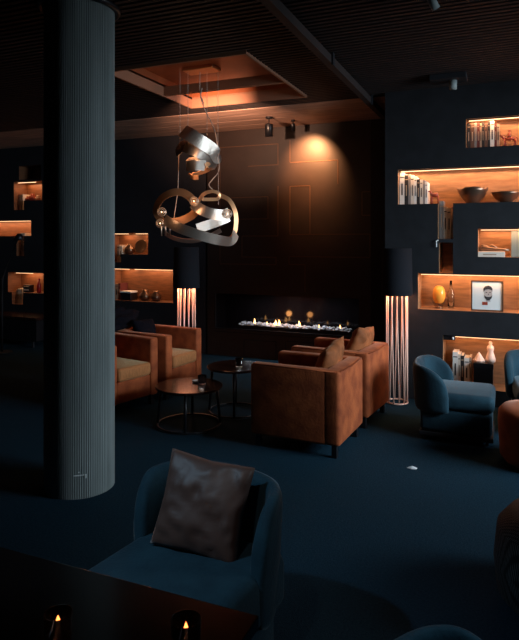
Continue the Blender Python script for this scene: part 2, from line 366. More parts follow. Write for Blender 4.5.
row(lx(13), YF, LN['e2'][2], [('tan', .036, .24), ('cream', .04, .25), ('white', .045, .25)], 'in the lowest niche left of the column', 'books in the lowest niche left of the column')

# ------------------------------------------------------------------ shelf things
def on(Y, px, z, dy=.14): p = W(px, 240, Y+dy); return (p.x, p.y, z)
def bowl(px, r, h, label):
    bm = nb(); prof = [(0, 0), (r*.38, 0), (r*.45, .012), (r*.75, h*.4), (r*.95, h*.8), (r, h), (r*.965, h), (r*.9, h*.78), (r*.7, h*.42), (r*.4, .028), (0, .02)]
    lathe(bm, prof, 40); o = link('metal_bowl', bm, 'bronze', smooth=True, loc=on(YS, px, n2[2]+.001)); tag(o, label, 'bowl', 'metal bowls on the long lit shelf')
bowl(472.5, .145, .155, 'larger hammered dark metal bowl, left one on the long lit shelf')
bowl(506, .135, .105, 'smaller dark metal bowl at the right picture edge on the long lit shelf')
def horse(loc, s, label, m):   # small horse and rider figure
    t = thing('horse_figurine', label, 'figurine', loc)
    bm = nb(); box(bm, -.75*s, .85*s, -.2*s, .2*s, 0, .10*s, .02*s); link('plinth', bm, m, t)
    bm = nb()
    tube(bm, [(-.5*s, 0, .85*s), (-.2*s, 0, .83*s), (.2*s, 0, .85*s), (.45*s, 0, .95*s)], [.10*s, .17*s, .17*s, .10*s])
    tube(bm, [(-.48*s, 0, .85*s), (-.68*s, 0, 1.18*s), (-.80*s, 0, 1.2*s), (-.95*s, 0, 1.0*s)], [.13*s, .09*s, .09*s, .05*s])
    for (x, k) in ((-.45, -.1), (-.35, .12), (.38, .1), (.5, -.1)):
        tube(bm, [(x*s, k*s, .8*s), ((x+.03)*s, k*s, .45*s), (x*s, k*s, .09*s)], [.09*s, .05*s, .045*s])
    tube(bm, [(.5*s, 0, .95*s), (.72*s, 0, .85*s), (.75*s, 0, .5*s)], [.05*s, .05*s, .02*s])
    link('horse_body', bm, m, t, True)
    bm = nb(); tube(bm, [(-.02*s, 0, .95*s), (0, 0, 1.2*s), (.0, 0, 1.42*s), (0, 0, 1.5*s)], [.15*s, .14*s, .09*s, .05*s])
    bmesh.ops.create_icosphere(bm, subdivisions=2, radius=.11*s, matrix=Matrix.Translation((-.01*s, 0, 1.6*s)))
    tube(bm, [(0, 0, 1.36*s), (-.25*s, .05*s, 1.15*s), (-.4*s, 0, 1.1*s)], .05*s); link('rider', bm, m, t, True)
horse(on(YS, 509.5, n1[2]+.001, .16), .105, 'small red-brown horse and rider figure in the topmost right niche', 'rust_fig')
t = thing('small_figurine', 'tiny dark red standing animal figure beside the books on the long shelf', 'figurine', on(YS, 435, n2[2]+.001, .12))
bm = nb(); s = .1; tube(bm, [(-.3*s, 0, .9*s), (.3*s, 0, .95*s)], .22*s); tube(bm, [(-.3*s, 0, .95*s), (-.5*s, 0, 1.35*s), (-.7*s, 0, 1.3*s)], [.15*s, .1*s, .06*s])
for x in (-.3, .3):
    for y in (-.1, .1): tube(bm, [(x*s, y*s, .85*s), (x*s, y*s, 0)], [.09*s, .06*s])
link('animal_body', bm, 'rust_fig', t, True)
# amber ball vase in a ring
t = thing('amber_vase', 'glowing amber glass ball vase in a curved stand, left of the portrait', 'vase', on(YS, 439, n3[2]+.001, .15))
bm = nb(); lathe(bm, [(0, .055), (.045, .062), (.068, .11), (.075, .165), (.066, .22), (.04, .258), (.022, .265), (.018, .262), (.035, .25), (.058, .215), (.066, .165), (.06, .12), (.035, .075), (0, .066)], 32); link('globe', bm, 'amber', t, True); t.scale = (.86, .86, .86)
bm = nb(); tube(bm, [(.085*math.cos(PI*k/14), 0, .13+.10*-math.sin(PI*k/14)) for k in range(15)], .006); lathe(bm, [(0, 0), (.045, 0), (.045, .008), (.01, .03), (0, .05)], 24); link('stand', bm, 'bronze', t, True)
# glass carafe faint right of the ball
t = thing('glass_bottle', 'clear slim glass bottle between the amber ball and the portrait', 'bottle', on(YS, 451, n3[2]+.001, .2))
bm = nb(); lathe(bm, [(0, 0), (.03, 0), (.033, .02), (.033, .16), (.012, .21), (.012, .28), (.009, .28), (.009, .21), (.029, .16), (.029, .02), (0, .012)], 24); link('bottle_body', bm, 'glass', t, True)
# framed portrait
pz = n3[2]+.003
p0 = W(471, 240, YS+.06).x; p1 = W(503.5, 240, YS+.06).x; pw = p1-p0; ph = .295
t = thing('framed_portrait', 'framed black and white portrait of a bearded person, standing on the lit shelf', 'picture', ((p0+p1)/2, YS+.06, pz))
t.rotation_euler = (math.radians(-4), 0, 0)
bm = nb(); f = .012
box(bm, -pw/2, -pw/2+f, -.01, .012, 0, ph); box(bm, pw/2-f, pw/2, -.01, .012, 0, ph); box(bm, -pw/2+f, pw/2-f, -.01, .012, 0, f); box(bm, -pw/2+f, pw/2-f, -.01, .012, ph-f, ph); link('frame', bm, 'bronze', t)
bm = nb(); box(bm, -pw/2+f, pw/2-f, -.002, .01, f, ph-f)
pr_ = link('print', bm, 'photo_bg', t)
def ell(cx, cz, a, b, n=24): return [(cx+a*math.cos(2*PI*k/n), cz+b*math.sin(2*PI*k/n)) for k in range(n)]
bm = nb(); polyplate(bm, ell(.01, .165, .036, .058), -.002, .0012); polyplate(bm, [(-.012, .09), (.03, .09), (.028, .13), (-.01, .13)], -.002, .001); link('face', bm, 'skin_grey', pr_)
bm = nb(); polyplate(bm, [(-.03, .185), (-.034, .215), (-.02, .238), (.01, .248), (.036, .238), (.049, .215), (.046, .185), (.038, .205), (.012, .212), (-.018, .205)], -.0035, .001)
polyplate(bm, [(-.028, .155), (-.022, .125), (.0, .103), (.02, .103), (.041, .125), (.048, .155), (.036, .142), (.02, .137), (.0, .137), (-.016, .142)], -.0035, .001)
polyplate(bm, ell(-.006, .18, .009, .004, 10), -.0035, .001); polyplate(bm, ell(.026, .18, .009, .004, 10), -.0035, .001); polyplate(bm, [(.007, .155), (.015, .155), (.012, .175)], -.0035, .001)
link('hair_and_beard', bm, 'ink', pr_)
bm = nb(); box(bm, -.045, .005, -.0045, -.002, .058, .088); link('caption_plate', bm, 'rust_fig', pr_)
# lying book / figure in niche four
z4 = n4[2]
t = thing('lying_book', 'thick pale book lying flat in the niche right of the narrow slot', 'book', (W(491, 240, YS+.1).x, YS+.12, z4+.001))
bm = nb(); box(bm, -.125, .125, -.1, .1, 0, .05, .003); link('book_block', bm, 'cream', t); bm = nb(); box(bm, -.07, .05, -.1012, -.1, .018, .03); link('spine_title', bm, 'tan' if 'tan' in M else BM['tan'], t)
t = thing('reclining_figure', 'dark reclining sculpture lying on the pale book', 'sculpture', (W(492, 240, YS+.1).x, YS+.12, z4+.052))
bm = nb(); tube(bm, [(-.125, 0, .025), (-.09, 0, .035), (-.04, 0, .03), (.03, 0, .02), (.09, 0, .018), (.16, 0, .014)], [.022, .034, .028, .02, .017, .012]); tube(bm, [(-.03, 0, .045), (.0, 0, .06), (.05, 0, .028)], [.012, .012, .01]); link('figure_body', bm, 'bronze', t, True)
t = thing('glass_block', 'pale greenish glass panel standing at the right picture edge beside the dark sculpture', 'glass panel', (W(524, 240, YS+.12).x, YS+.12, z4+.001))
bm = nb(); box(bm, -.115, .115, -.02, .02, 0, .25, .004); link('panel', bm, 'frosted', t)
# lowest niche things
z5 = n5[2]; xb0 = W(473.5, 240, YS).x; xb1 = W(493, 240, YS).x
t = thing('storage_box', 'plain black box standing beside the white books in the lowest niche', 'box', ((xb0+xb1)/2, YS+.13, z5+.001)); hb = W(480, 364, YS).z-z5
bm = nb(); box(bm, -(xb1-xb0)/2, (xb1-xb0)/2, -.11, .12, 0, hb, .004); link('box_body', bm, 'black', t); bm = nb(); box(bm, -(xb1-xb0)/2-.003, (xb1-xb0)/2+.003, -.113, .123, hb-.05, hb+.003, .002); link('lid', bm, 'black', t)
t = thing('shell_ornament', 'small pale pointed shell ornament on top of the black box', 'ornament', (W(479, 240, YS+.1).x, YS+.1, z5+hb+.006))
bm = nb(); lathe(bm, [(0, 0), (.055, 0), (.06, .012), (.04, .035), (.03, .05), (.018, .07), (0, .095)], 10); link('shell', bm, 'ceramic', t)
t = thing('ceramic_bottle', 'pale ceramic figure bottle at the right of the lowest niche', 'bottle', (W(490.5, 240, YS+.12).x, YS+.12, z5+hb+.006))
bm = nb(); lathe(bm, [(0, 0), (.045, 0), (.048, .03), (.036, .07), (.026, .10), (.034, .125), (.032, .15), (.014, .165), (.02, .185), (.012, .20), (0, .205)], 20); link('bottle_body', bm, 'ceramic', t, True)
t = thing('switch_box', 'small black box with a bright knob hanging under the top of the lowest niche', 'switch box', (W(450, 240, YS+.05).x, YS+.05, n5[3]-.05))
bm = nb(); box(bm, -.06, .05, -.03, .03, 0, .045, .004); link('case', bm, 'black', t); bm = nb(); lathe(bm, [(0, 0), (.01, 0), (.01, .02), (0, .02)], 12, (.03, -.035, .012)); link('knob', bm, 'white', t)
t = thing('wall_hook', 'small white hook on the shelf front below the narrow slot', 'hook', (W(436.6, 240, YS).x, YS, W(437, 244, YS).z))
bm = nb(); tube(bm, [(0, 0, .03), (0, -.02, .03), (.0, -.024, .0), (.0, -.018, -.03)], .006); tube(bm, [(0, -.02, .03), (.02, -.022, .038)], .005); link('hook_body', bm, 'white', t, True)

# left shelf things
def vase(px, z, s, label, m='ceramic', Y=YF):
    t = thing('vase', label, 'vase', on(Y, px, z, .14)); bm = nb()
    lathe(bm, [(0, 0), (.35*s, 0), (.55*s, .25*s), (.5*s, .6*s), (.22*s, .85*s), (.28*s, 1.0*s), (.2*s, .98*s), (.16*s, .85*s), (.42*s, .6*s), (.46*s, .28*s), (0, .05*s)], 24); link('vase_body', bm, m, t, True)
za = LN['a'][2]
vase(129.5, za+.001, .15, 'squat brown vase in the middle of the upper shelf right of the column', 'bronze')
t = thing('round_plate', 'round brown plate standing upright in the upper niche left of the pendant', 'plate', on(YF, 141.5, za+.012, .1)); t.rotation_euler = (0, 0, 0)
bm = nb(); lathe(bm, [(0, 0), (.07, 0), (.100, .02), (.105, .02), (.07, -.01), (0, -.01)], 32); link('disc', bm, 'bronze', t, True, loc=(0, 0, .105), rot=(math.radians(80), 0, 0))
zb = LN['b'][2]
t = thing('stacked_box', 'pale flat box lying on the lower shelf just right of the column', 'box', on(YF, 129, zb+.001, .13)); bm = nb(); box(bm, -.09, .09, -.09, .09, 0, .11, .004); link('box_body', bm, 'black', t)
bm = nb(); box(bm, -.095, .095, -.095, .095, .111, .135, .004); link('lid', bm, 'white', t)
vase(145, zb+.001, .16, 'small dark pot left of its twin, behind the left armchairs', 'bronze'); vase(156, zb+.001, .15, 'small dark pot nearer the left floor lamp, behind the left armchairs', 'bronze')
for k, px in enumerate((28, 32.5, 38)): vase(px, LN['c'][2]+.001, (.08, .12, .09)[k], ('short red-brown vase nearest the books in the highest niche left of the column', 'tall red-brown vase between two others left of the column', 'pale vase nearest the column in the highest niche')[k], ('rust_fig', 'rust_fig', 'ceramic')[k])
t = thing('flat_box', 'pale flat box on the middle shelf beside the cream book left of the column', 'box', on(YF, 27.2, LN['d'][2]+.001, .13)); bm = nb(); box(bm, -.045, .045, -.1, .1, 0, .05, .004); link('box_body', bm, 'cream', t)
t = thing('bottle', 'slim red bottle beside the column on the lowest left niche', 'bottle', on(YF, 39, LN['e'][2]+.001, .08)); bm = nb(); lathe(bm, [(0, 0), (.035, 0), (.037, .12), (.014, .17), (.014, .23), (0, .23)], 20); link('bottle_body', bm, 'red', t, True)
t = thing('sign_box', 'black box with pale lettering marks beside the lowest left books', 'box', on(YF, 28.6, LN['e'][2]+.001, .1)); bm = nb(); box(bm, -.065, .065, -.05, .05, 0, .12, .004); link('box_body', bm, 'black', t)
bm = nb()
for k in range(5): box(bm, -.055+.023*k, -.040+.023*k, -.052, -.05, .03, .055)
box(bm, -.055, .055, -.052, -.05, .09, .10); link('lettering', bm, 'cream', t)

# ------------------------------------------------------------------ fireplace burner
bx0, bx1 = W(240, 240, YF+.12).x, W(351, 240, YF+.12).x
t = thing('gas_burner', 'long black gas burner tray with small flames in the fireplace opening', 'fireplace burner', ((bx0+bx1)/2, YF+.14, fo[2]+.001)); L = (bx1-bx0)/2
bm = nb(); box(bm, -L-.03, L+.03, -.09, .09, 0, .02); box(bm, -L-.03, L+.03, -.09, -.08, .02, .045); box(bm, -L-.03, L+.03, .08, .09, .02, .045); link('tray', bm, 'black', t)
for px, h_, w_ in ((254.5, .10, .014), (267, .055, .011), (275.5, .085, .022), (279, .10, .018), (299, .095, .018), (319, .06, .008), (340, .07, .011)):
    bm = nb(); lathe(bm, [(0, 0), (w_*.7, h_*.1), (w_, h_*.25), (w_*.7, h_*.55), (w_*.3, h_*.8), (0, h_)], 12)
    for v in bm.verts: v.co.z *= .85; v.co.x += .3*w_*math.sin(v.co.z/h_*4)
    link('flame', bm, 'flame', t, True, loc=(W(px, 240, YF+.14).x-(bx0+bx1)/2, 0, .055))
bm = nb(); random.seed(3)
for k in range(260):
    x = random.uniform(-L, L); y = random.uniform(-.085, .075); z = .03+random.uniform(0, .03); s = random.uniform(.013, .025)
    mt_ = Matrix.Translation((x, y, z)) @ Matrix.Rotation(random.random()*3, 4, 'Z') @ Matrix.Diagonal((s*1.2, s, s*.75, 1))
    bmesh.ops.create_icosphere(bm, subdivisions=1, radius=1, matrix=mt_)
o = link('burner_pebbles', bm, 'stone', loc=((bx0+bx1)/2, YF+.14, fo[2]+.012)); tag(o, 'bed of pale crushed stones along the gas burner', 'stones', kind='stuff')
point('fire_glow', (W(277, 240, YF+.1).x, YF+.10, fo[2]+.17), 1.3, (1, .4, .12), .04); point('fire_glow', (W(299, 240, YF+.1).x, YF+.10, fo[2]+.17), .8, (1, .4, .12), .04)
area('burner_light', ((bx0+bx1)/2, YF+.05, fo[3]-.04), (0, 0, 0), 1.3, .05, 4.5, (.8, .88, 1))
bm = nb(); box(bm, fo[0], fo[0]+.012, YF-.008, YF+.01, fo[2], fo[3]); box(bm, fo[0], fo[1], YF-.012, YF+.02, fo[2]-.012, fo[2]); struct(link('trim_4', bm, 'steel' if False else 'shelf_front'))

# ------------------------------------------------------------------ spotlights
def spotlight(loc, aim, label, m='black', s=1.):
    t = thing('spotlight', label, 'spotlight', loc, 0, 'ceiling spotlights')
    bm = nb(); lathe(bm, [(0, 0), (.03*s, 0), (.03*s, -.02), (0, -.02)], 16); tube(bm, [(0, 0, -.02), (0, 0, -.08*s)], .006); link('mount', bm, 'black', t)
    bm = nb(); lathe(bm, [(0, .05*s), (.032*s, .05*s), (.036*s, .04*s), (.036*s, -.06*s), (.03*s, -.06*s), (.028*s, -.04*s), (0, -.04*s)], 20)
    o = link('can', bm, m, t, True, loc=(0, 0, -.11*s)); o.rotation_euler = (Vector(aim)-Vector(loc)).to_track_quat('-Z', 'Y').to_euler()
    return t
p = W(293, 131, 6.98); p.z = CEIL-.01
spotlight((p.x, 6.98, CEIL-.005), (W(308, 240, YF).x, YF, 2.0), 'black ceiling spotlight lighting the panelled wall above the fireplace', s=.8)
sp = (W(306, 240, 7.12).x, 7.08, CEIL-.13)
spot('wall_spot', (p.x+.10, 6.90, CEIL-.16), (W(310, 240, YF).x, YF, 2.62), 210, (1, .44, .18), 86, 1, .02)
pp = W(269, 122, 6.7); spotlight((pp.x, 6.7, CEIL-.005), (pp.x, 6.9, 1), 'black ceiling spotlight nearest the pendant, against the pale ceiling boards', s=1.4)
k_ = (CEIL-H0)*590/230.; a = ray(433, 10)/230.*(CEIL-.12-H0); spotlight((a.x, a.y, CEIL), (a.x+.6, a.y+.5, CEIL-1.2), 'grey tilted spotlight near the top edge of the picture', 'concrete', .7)
a = ray(453, 86)/154.*(CEIL-.1-H0); 
t = thing('ceiling_projector', 'dark boxy fitting hanging at the ceiling above the right shelves', 'ceiling fitting', (a.x, a.y, CEIL))
bm = nb(); box(bm, -.20, .12, -.1, .1, -.05, 0, .005); link('housing', bm, 'shelf_front', t); bm = nb(); lathe(bm, [(0, -.05), (.035, -.05), (.035, -.13), (0, -.13)], 16); link('lamp_head', bm, 'concrete', t, True)

# ------------------------------------------------------------------ pendant lamp
PC = Vector((-2.75, 5.10, 0)); PD = PC.dot(D_); PX = PD/590.
pen = thing('ribbon_pendant', 'large pendant lamp of looping brushed metal ribbons hung in two clusters on wires', 'pendant lamp', (PC.x, PC.y, zt+ch-.02))
pc = Vector((PC.x, PC.y, zt+ch-.02))
def L_(px, py, wd=0.):     # a point of the pendant, local to its root; wd = towards the room side
    v = R_*((px-259.5)*PX) + Vector((0, 0, H0+(240-py)*PX)) + D_*PD - D_*wd
    return v-pc
bm = nb(); box(bm, -.17, .17, -.09, .09, -.035, 0, .01); link('canopy', bm, 'copper', pen)
for px, bt in ((180, 149), (188, 133), (207, 136), (218, 140)):
    bm = nb(); a = L_(px, 100); a.z = 0; tube(bm, [a, L_(px, bt)], .0022, 5); link('suspension_wire', bm, 'wire', pen)
bm = nb(); a = L_(218, 100); tube(bm, [L_(218, 140), L_(218.5, 205)], .0025, 5); link('suspension_wire', bm, 'wire', pen); bm = nb(); tube(bm, [L_(179, 146), L_(178, 190), L_(174, 218)], .0035, 5); link('suspension_wire', bm, 'wire', pen)
def crom(P, n=10):
    out = []
    for i in range(len(P)-1):
        p0, p1, p2, p3 = P[max(i-1, 0)], P[i], P[i+1], P[min(i+2, len(P)-1)]
        for k in range(n):
            t = k/n; out.append(.5*((2*p1)+(-p0+p2)*t+(2*p0-5*p1+4*p2-p3)*t*t+(-p0+3*p1-3*p2+p3)*t**3))
    out.append(P[-1]); return out
bm = nb(); tube(bm, crom([L_(202, 88), L_(201, 98, .02), L_(206, 112), L_(212, 124), L_(216, 135, .03), L_(218, 152, .03), L_(219, 170), L_(212, 180), L_(209, 185), L_(214, 191), L_(219, 196)]), .0045, 6)
a = L_(200, 84); a.z = -.03; tube(bm, crom([a, L_(200, 92), L_(204, 104)]), .004, 6); link('cable', bm, 'wire', pen)
def ribbon(P, wd, center, m='steel', name='ribbon', mid=None, th=.004):
    pts = crom([L_(*p) for p in P]); c = L_(*center); bm = nb(); A = []
    for i, p in enumerate(pts):
        t = (pts[min(i+1, len(pts)-1)]-pts[max(i-1, 0)]).normalized(); r = (p-c).normalized(); wv = t.cross(r)
        if wv.length < 1e-4: wv = Vector((0, 0, 1))
        wv.normalize(); nrm = wv.cross(t).normalized(); h = wv*wd/2
        A.append([bm.verts.new(p+h+nrm*th/2), bm.verts.new(p-h+nrm*th/2), bm.verts.new(p-h-nrm*th/2), bm.verts.new(p+h-nrm*th/2)])
    for a_, b_ in zip(A, A[1:]):
        for k in range(4): f = bm.faces.new((a_[k], a_[(k+1) % 4], b_[(k+1) % 4], b_[k])); f.smooth = False
    bm.faces.new(A[0][::-1]); bm.faces.new(A[-1]); o = link(name, bm, m, pen); return o
lc = (197, 219, -.5)
ribbon([(164, 222, .1), (158, 212, .12), (163, 201, .16), (173, 195, .2), (184, 194, .22), (193, 199, .24), (199, 208, .24), (196, 215, .22), (185, 221, .2), (174, 223, .2)], .075, lc, 'copper')
ribbon([(168, 220, .22), (178, 226, .29), (190, 231, .33), (205, 236, .32), (220, 240, .24), (232, 241, .08), (236, 233, 0)], .095, lc)
ribbon([(196, 205, .24), (204, 211, .29), (214, 215, .29), (224, 216, .25), (230, 214, .2)], .10, lc)
ribbon([(198, 229, .10), (208, 225, .0), (218, 221, -.1), (228, 216, -.16)], .095, lc)
ribbon([(200, 202, .14), (205, 195, .12), (213, 192, .08), (219, 194, .04), (218, 199, .03), (210, 200, .08), (203, 200, .12)], .035, lc, 'copper')
ribbon([(219, 195, 0), (229, 200, 0), (235, 211, 0), (236, 224, 0), (233, 236, .02), (224, 243, .05)], .05, lc, 'copper')
ribbon([(160, 213, -.05), (162, 230, -.08), (172, 238, -.1), (188, 241, -.12), (204, 238, -.14), (220, 230, -.14)], .05, lc)
uc = (198, 154, -.3)
ribbon([(184, 133, .12), (192, 138, .19), (203, 145, .18), (213, 151, .1), (217, 157, 0), (212, 150, -.12), (198, 140, -.16), (186, 140, -.1), (181, 147, .0), (183, 154, .1)], .135, uc)
ribbon([(186, 149, .12), (193, 152, .17), (202, 156, .16), (210, 162, .06), (212, 165, -.05), (200, 160, -.13), (188, 162, -.06), (188, 167, .08), (196, 167, .14), (206, 167, .09)], .10, uc)
ribbon([(206, 167, .1), (211, 163, .02), (208, 168, -.08), (198, 172, -.1), (190, 174, -.02), (193, 178, .05), (199, 178, .05)], .045, uc, 'copper')
for i, (px, py, wd) in enumerate(((165, 213, .2), (164, 224, .22), (229, 215, .26), (197, 203, .27), (203, 162, .02))):
    c = L_(px, py, wd); bm = nb(); ringtube(bm, (0, 0, 0), .040, .005, 20, 6); ringtube(bm, (0, 0, .012), .026, .004, 16, 6); tube(bm, [(-.035, 0, 0), (.035, 0, 0)], .005, 6)
    o = link('lamp_holder', bm, 'steel', pen, True, loc=c); o.rotation_euler = (PI/2, 0, YAW)
    bm = nb(); bmesh.ops.create_icosphere(bm, subdivisions=2, radius=.007); link('bulb', bm, 'bulb', o, True)
bm = nb()
for px in (165, 169, 173): tube(bm, [L_(px, 224, .22), L_(px, 236, .22)], .009, 6)
link('hanging_rods', bm, 'steel', pen, True)
for (px, py, wd, e) in ((198, 208, .38, .8), (226, 222, .40, .8), (172, 218, .36, 1), (190, 212, .1, 2.5), (198, 152, 0, 7), (200, 160, .36, 1.5)):
    point('pendant_light', pc+L_(px, py, wd), e*.42, (1, .52, .27), .02)

spot('pendant_uplight', pc+L_(199, 128, 0), (-3.1, 6.35, CEIL), 300, (1, .56, .36), 72, 1, .02)
# ------------------------------------------------------------------ floor lamps
def floor_lamp(loc, label, power=3.):
    t = thing('floor_lamp', label, 'floor lamp', loc, 0, 'slatted floor lamps')
    bm = nb(); n = 40; R1, R2, z0, z1 = .135, .150, 1.06, 1.52
    lathe(bm, [(R2, z0), (R1+.005, z1), (R1, z1), (R2-.006, z0), (R2, z0)], n); link('lamp_shade', bm, 'shade', t, True)
    bm = nb(); lathe(bm, [(0, z1-.012), (R1-.004, z1-.012), (R1-.004, z1-.006), (0, z1-.006)], n); link('shade_top', bm, 'shade', t)
    for k in range(12):
        a = 2*PI*k/12+.13; b = a+.25
        bm = nb(); tube(bm, [(.100*math.cos(a), .100*math.sin(a), 1.10), (.102*math.cos(b), .102*math.sin(b), .015)], .0065, 8); link('rod', bm, 'copper_rod', t, True)
    bm = nb(); ringtube(bm, (0, 0, .012), .102, .008, 40, 8); link('base_ring', bm, 'copper_rod', t, True)
    bm = nb(); ringtube(bm, (0, 0, 1.10), .10, .007, 40, 8); link('top_ring', bm, 'copper_rod', t, True)
    bm = nb(); lathe(bm, [(0, 1.16), (.012, 1.17), (.03, 1.21), (.03, 1.24), (.014, 1.28), (.014, 1.32), (0, 1.32)], 16); link('bulb', bm, 'bulb', t, True)
    return t
p = W(397, 240, 5.87); floor_lamp((p.x, 5.87, 0), 'copper rod floor lamp with tall black shade, right of the fireplace')
point('lamp_light', (p.x, 5.87, 1.10), 7, (1, .45, .24), .04)
p = W(186.5, 240, 5.85); floor_lamp((p.x, 5.85, 0), 'copper rod floor lamp with tall black shade, behind the left armchairs')
point('lamp_light', (p.x, 5.85, 1.10), 7, (1, .45, .24), .04)

# ------------------------------------------------------------------ armchairs
def armchair(loc, rz, label):
    t = thing('club_armchair', label, 'armchair', loc, rz, 'rust velvet armchairs around the low tables')
    Wd, Dp, zt_ = .62, .72, .645; x, y = Wd/2, Dp/2
    for sx in (-1, 1):
        for sy in (-1, 1):
            bm = nb(); box(bm, sx*(x-.05)-.02, sx*(x-.05)+.02, sy*(y-.05)-.02, sy*(y-.05)+.02, 0, .11, .003); link('leg', bm, 'black', t)
    bm = nb(); box(bm, -x+.10, x-.10, -y+.01, y-.11, .10, .30, .015); link('seat_base', bm, 'rust_velvet', t)
    for sx in (-1, 1):
        bm = nb(); box(bm, min(sx*x, sx*(x-.10)), max(sx*x, sx*(x-.10)), -y, y-.10, .095, zt_, .022, 4); link('armrest', bm, 'rust_velvet', t, True)
    bm = nb(); box(bm, -x, x, y-.13, y, .095, zt_, .028, 4)
    for v in bm.verts:
        k = (v.co.x/x)**2; v.co.y += .025*(1-k) if v.co.y > y-.06 else 0
    link('backrest', bm, 'rust_velvet', t, True)
    bm = nb(); box(bm, -x+.105, x-.105, -y-.012, y-.135, .302, .425, .03, 4); o = link('seat_cushion', bm, 'gold_velvet', t, True); o['label'] = 'lighter golden ribbed seat cushion'
    bm = nb()
    for sx in (-1, 1): tube(bm, [(sx*(x-.004), -y+.02, zt_-.006), (sx*(x-.004), y-.03, zt_-.006)], .005, 6)
    tube(bm, [(-x+.03, y-.004, zt_-.006), (0, y+.02, zt_-.006), (x-.03, y-.004, zt_-.006)], .005, 6); link('piping', bm, 'rust_velvet', t, True)
    return t
R = math.radians
armchair((-1.46, 4.49, 0), R(-93), 'rust velvet armchair nearest the viewer, turned left, in front of the fireplace')
armchair((-1.40, 5.27, 0), R(-96), 'rust velvet armchair directly behind the nearest one, beside the right floor lamp')
armchair((-3.56, 4.72, 0), R(78), 'rust velvet armchair right beside the column, with golden seat cushion')
armchair((-3.44, 5.40, 0), R(84), 'rust velvet armchair in front of the left floor lamp')

def pillow_bm(s, th, wr=.012, seed=0, n=26):
    bm = nb(); vs2 = {}
    for sd in (0, 1):
        for i in range(n+1):
            for j in range(n+1):
                u, v = -1+2*i/n, -1+2*j/n
                edge = i in (0, n) or j in (0, n)
                if sd and edge: vs2[(1, i, j)] = vs2[(0, i, j)]; continue
                prof = (max(0, 1-abs(u)**2.6)*max(0, 1-abs(v)**2.6))**.5
                px_ = u*s/2*(1-.10*(1-v*v)*0-.07*(1-abs(v))*abs(u)); pz_ = v*s/2*(1-.07*(1-abs(u))*abs(v))
                q = Vector((u*1.7+seed, v*1.7, seed*.7+sd*9)); nz = noise.noise(q)*1.0+noise.noise(q*2.3)*.6+noise.noise(q*5)*.35
                dirw = math.sin((u*.6+v*1.0+nz*.5)*7+seed)*.35
                d = (th/2)*prof+(nz+dirw)*wr*min(1, prof*2)
                y_ = -d if sd == 0 else d
                vs2[(sd, i, j)] = bm.verts.new((px_, y_, pz_))
    for sd in (0, 1):
        for i in range(n):
            for j in range(n):
                f = [vs2[(sd, i, j)], vs2[(sd, i+1, j)], vs2[(sd, i+1, j+1)], vs2[(sd, i, j+1)]]
                bm.faces.new(f if sd == 0 else f[::-1])
    return bm
def pillow(loc, rot, s, th, m, label, wr=.012, seed=0, group=None):
    bm = pillow_bm(s, th, wr, seed); o = link('throw_pillow', bm, m, smooth=True, loc=loc, rot=rot); return tag(o, label, 'pillow', group)
# pillows lean back on the backrests: local -Y is the show side
pillow((-1.30, 4.50, .60), (R(-20), R(8), R(-93)), .42, .15, 'rust_pillow', 'rust velvet pillow leaning on the back of the nearest armchair', .012, 2)
pillow((-1.24, 5.28, .62), (R(-20), R(-6), R(-96)), .42, .15, 'rust_pillow', 'rust velvet pillow on the armchair beside the right floor lamp', .012, 5)
pillow((-3.60, 5.42, .58), (R(-20), R(4), R(84)), .34, .12, 'dark_cloth', 'small dark pillow on the armchair in front of the left floor lamp', .01, 8)
# dark coat heap over the back of the left armchairs
bm = nb(); bmesh.ops.create_icosphere(bm, subdivisions=5, radius=1)
for v in bm.verts:
    q = v.co.copy(); f = 1+.28*noise.noise(q*2.2)+.16*noise.noise(q*5)+.09*noise.noise(q*12)
    v.co = Vector((q.x*.20*f, q.y*.52*f, max(-.06, q.z*.17*f)))
o = link('dark_coat', bm, 'dark_cloth', smooth=True, loc=(-3.92, 5.10, .72)); tag(o, 'crumpled black coat heaped over the backs of the left armchairs', 'coat')

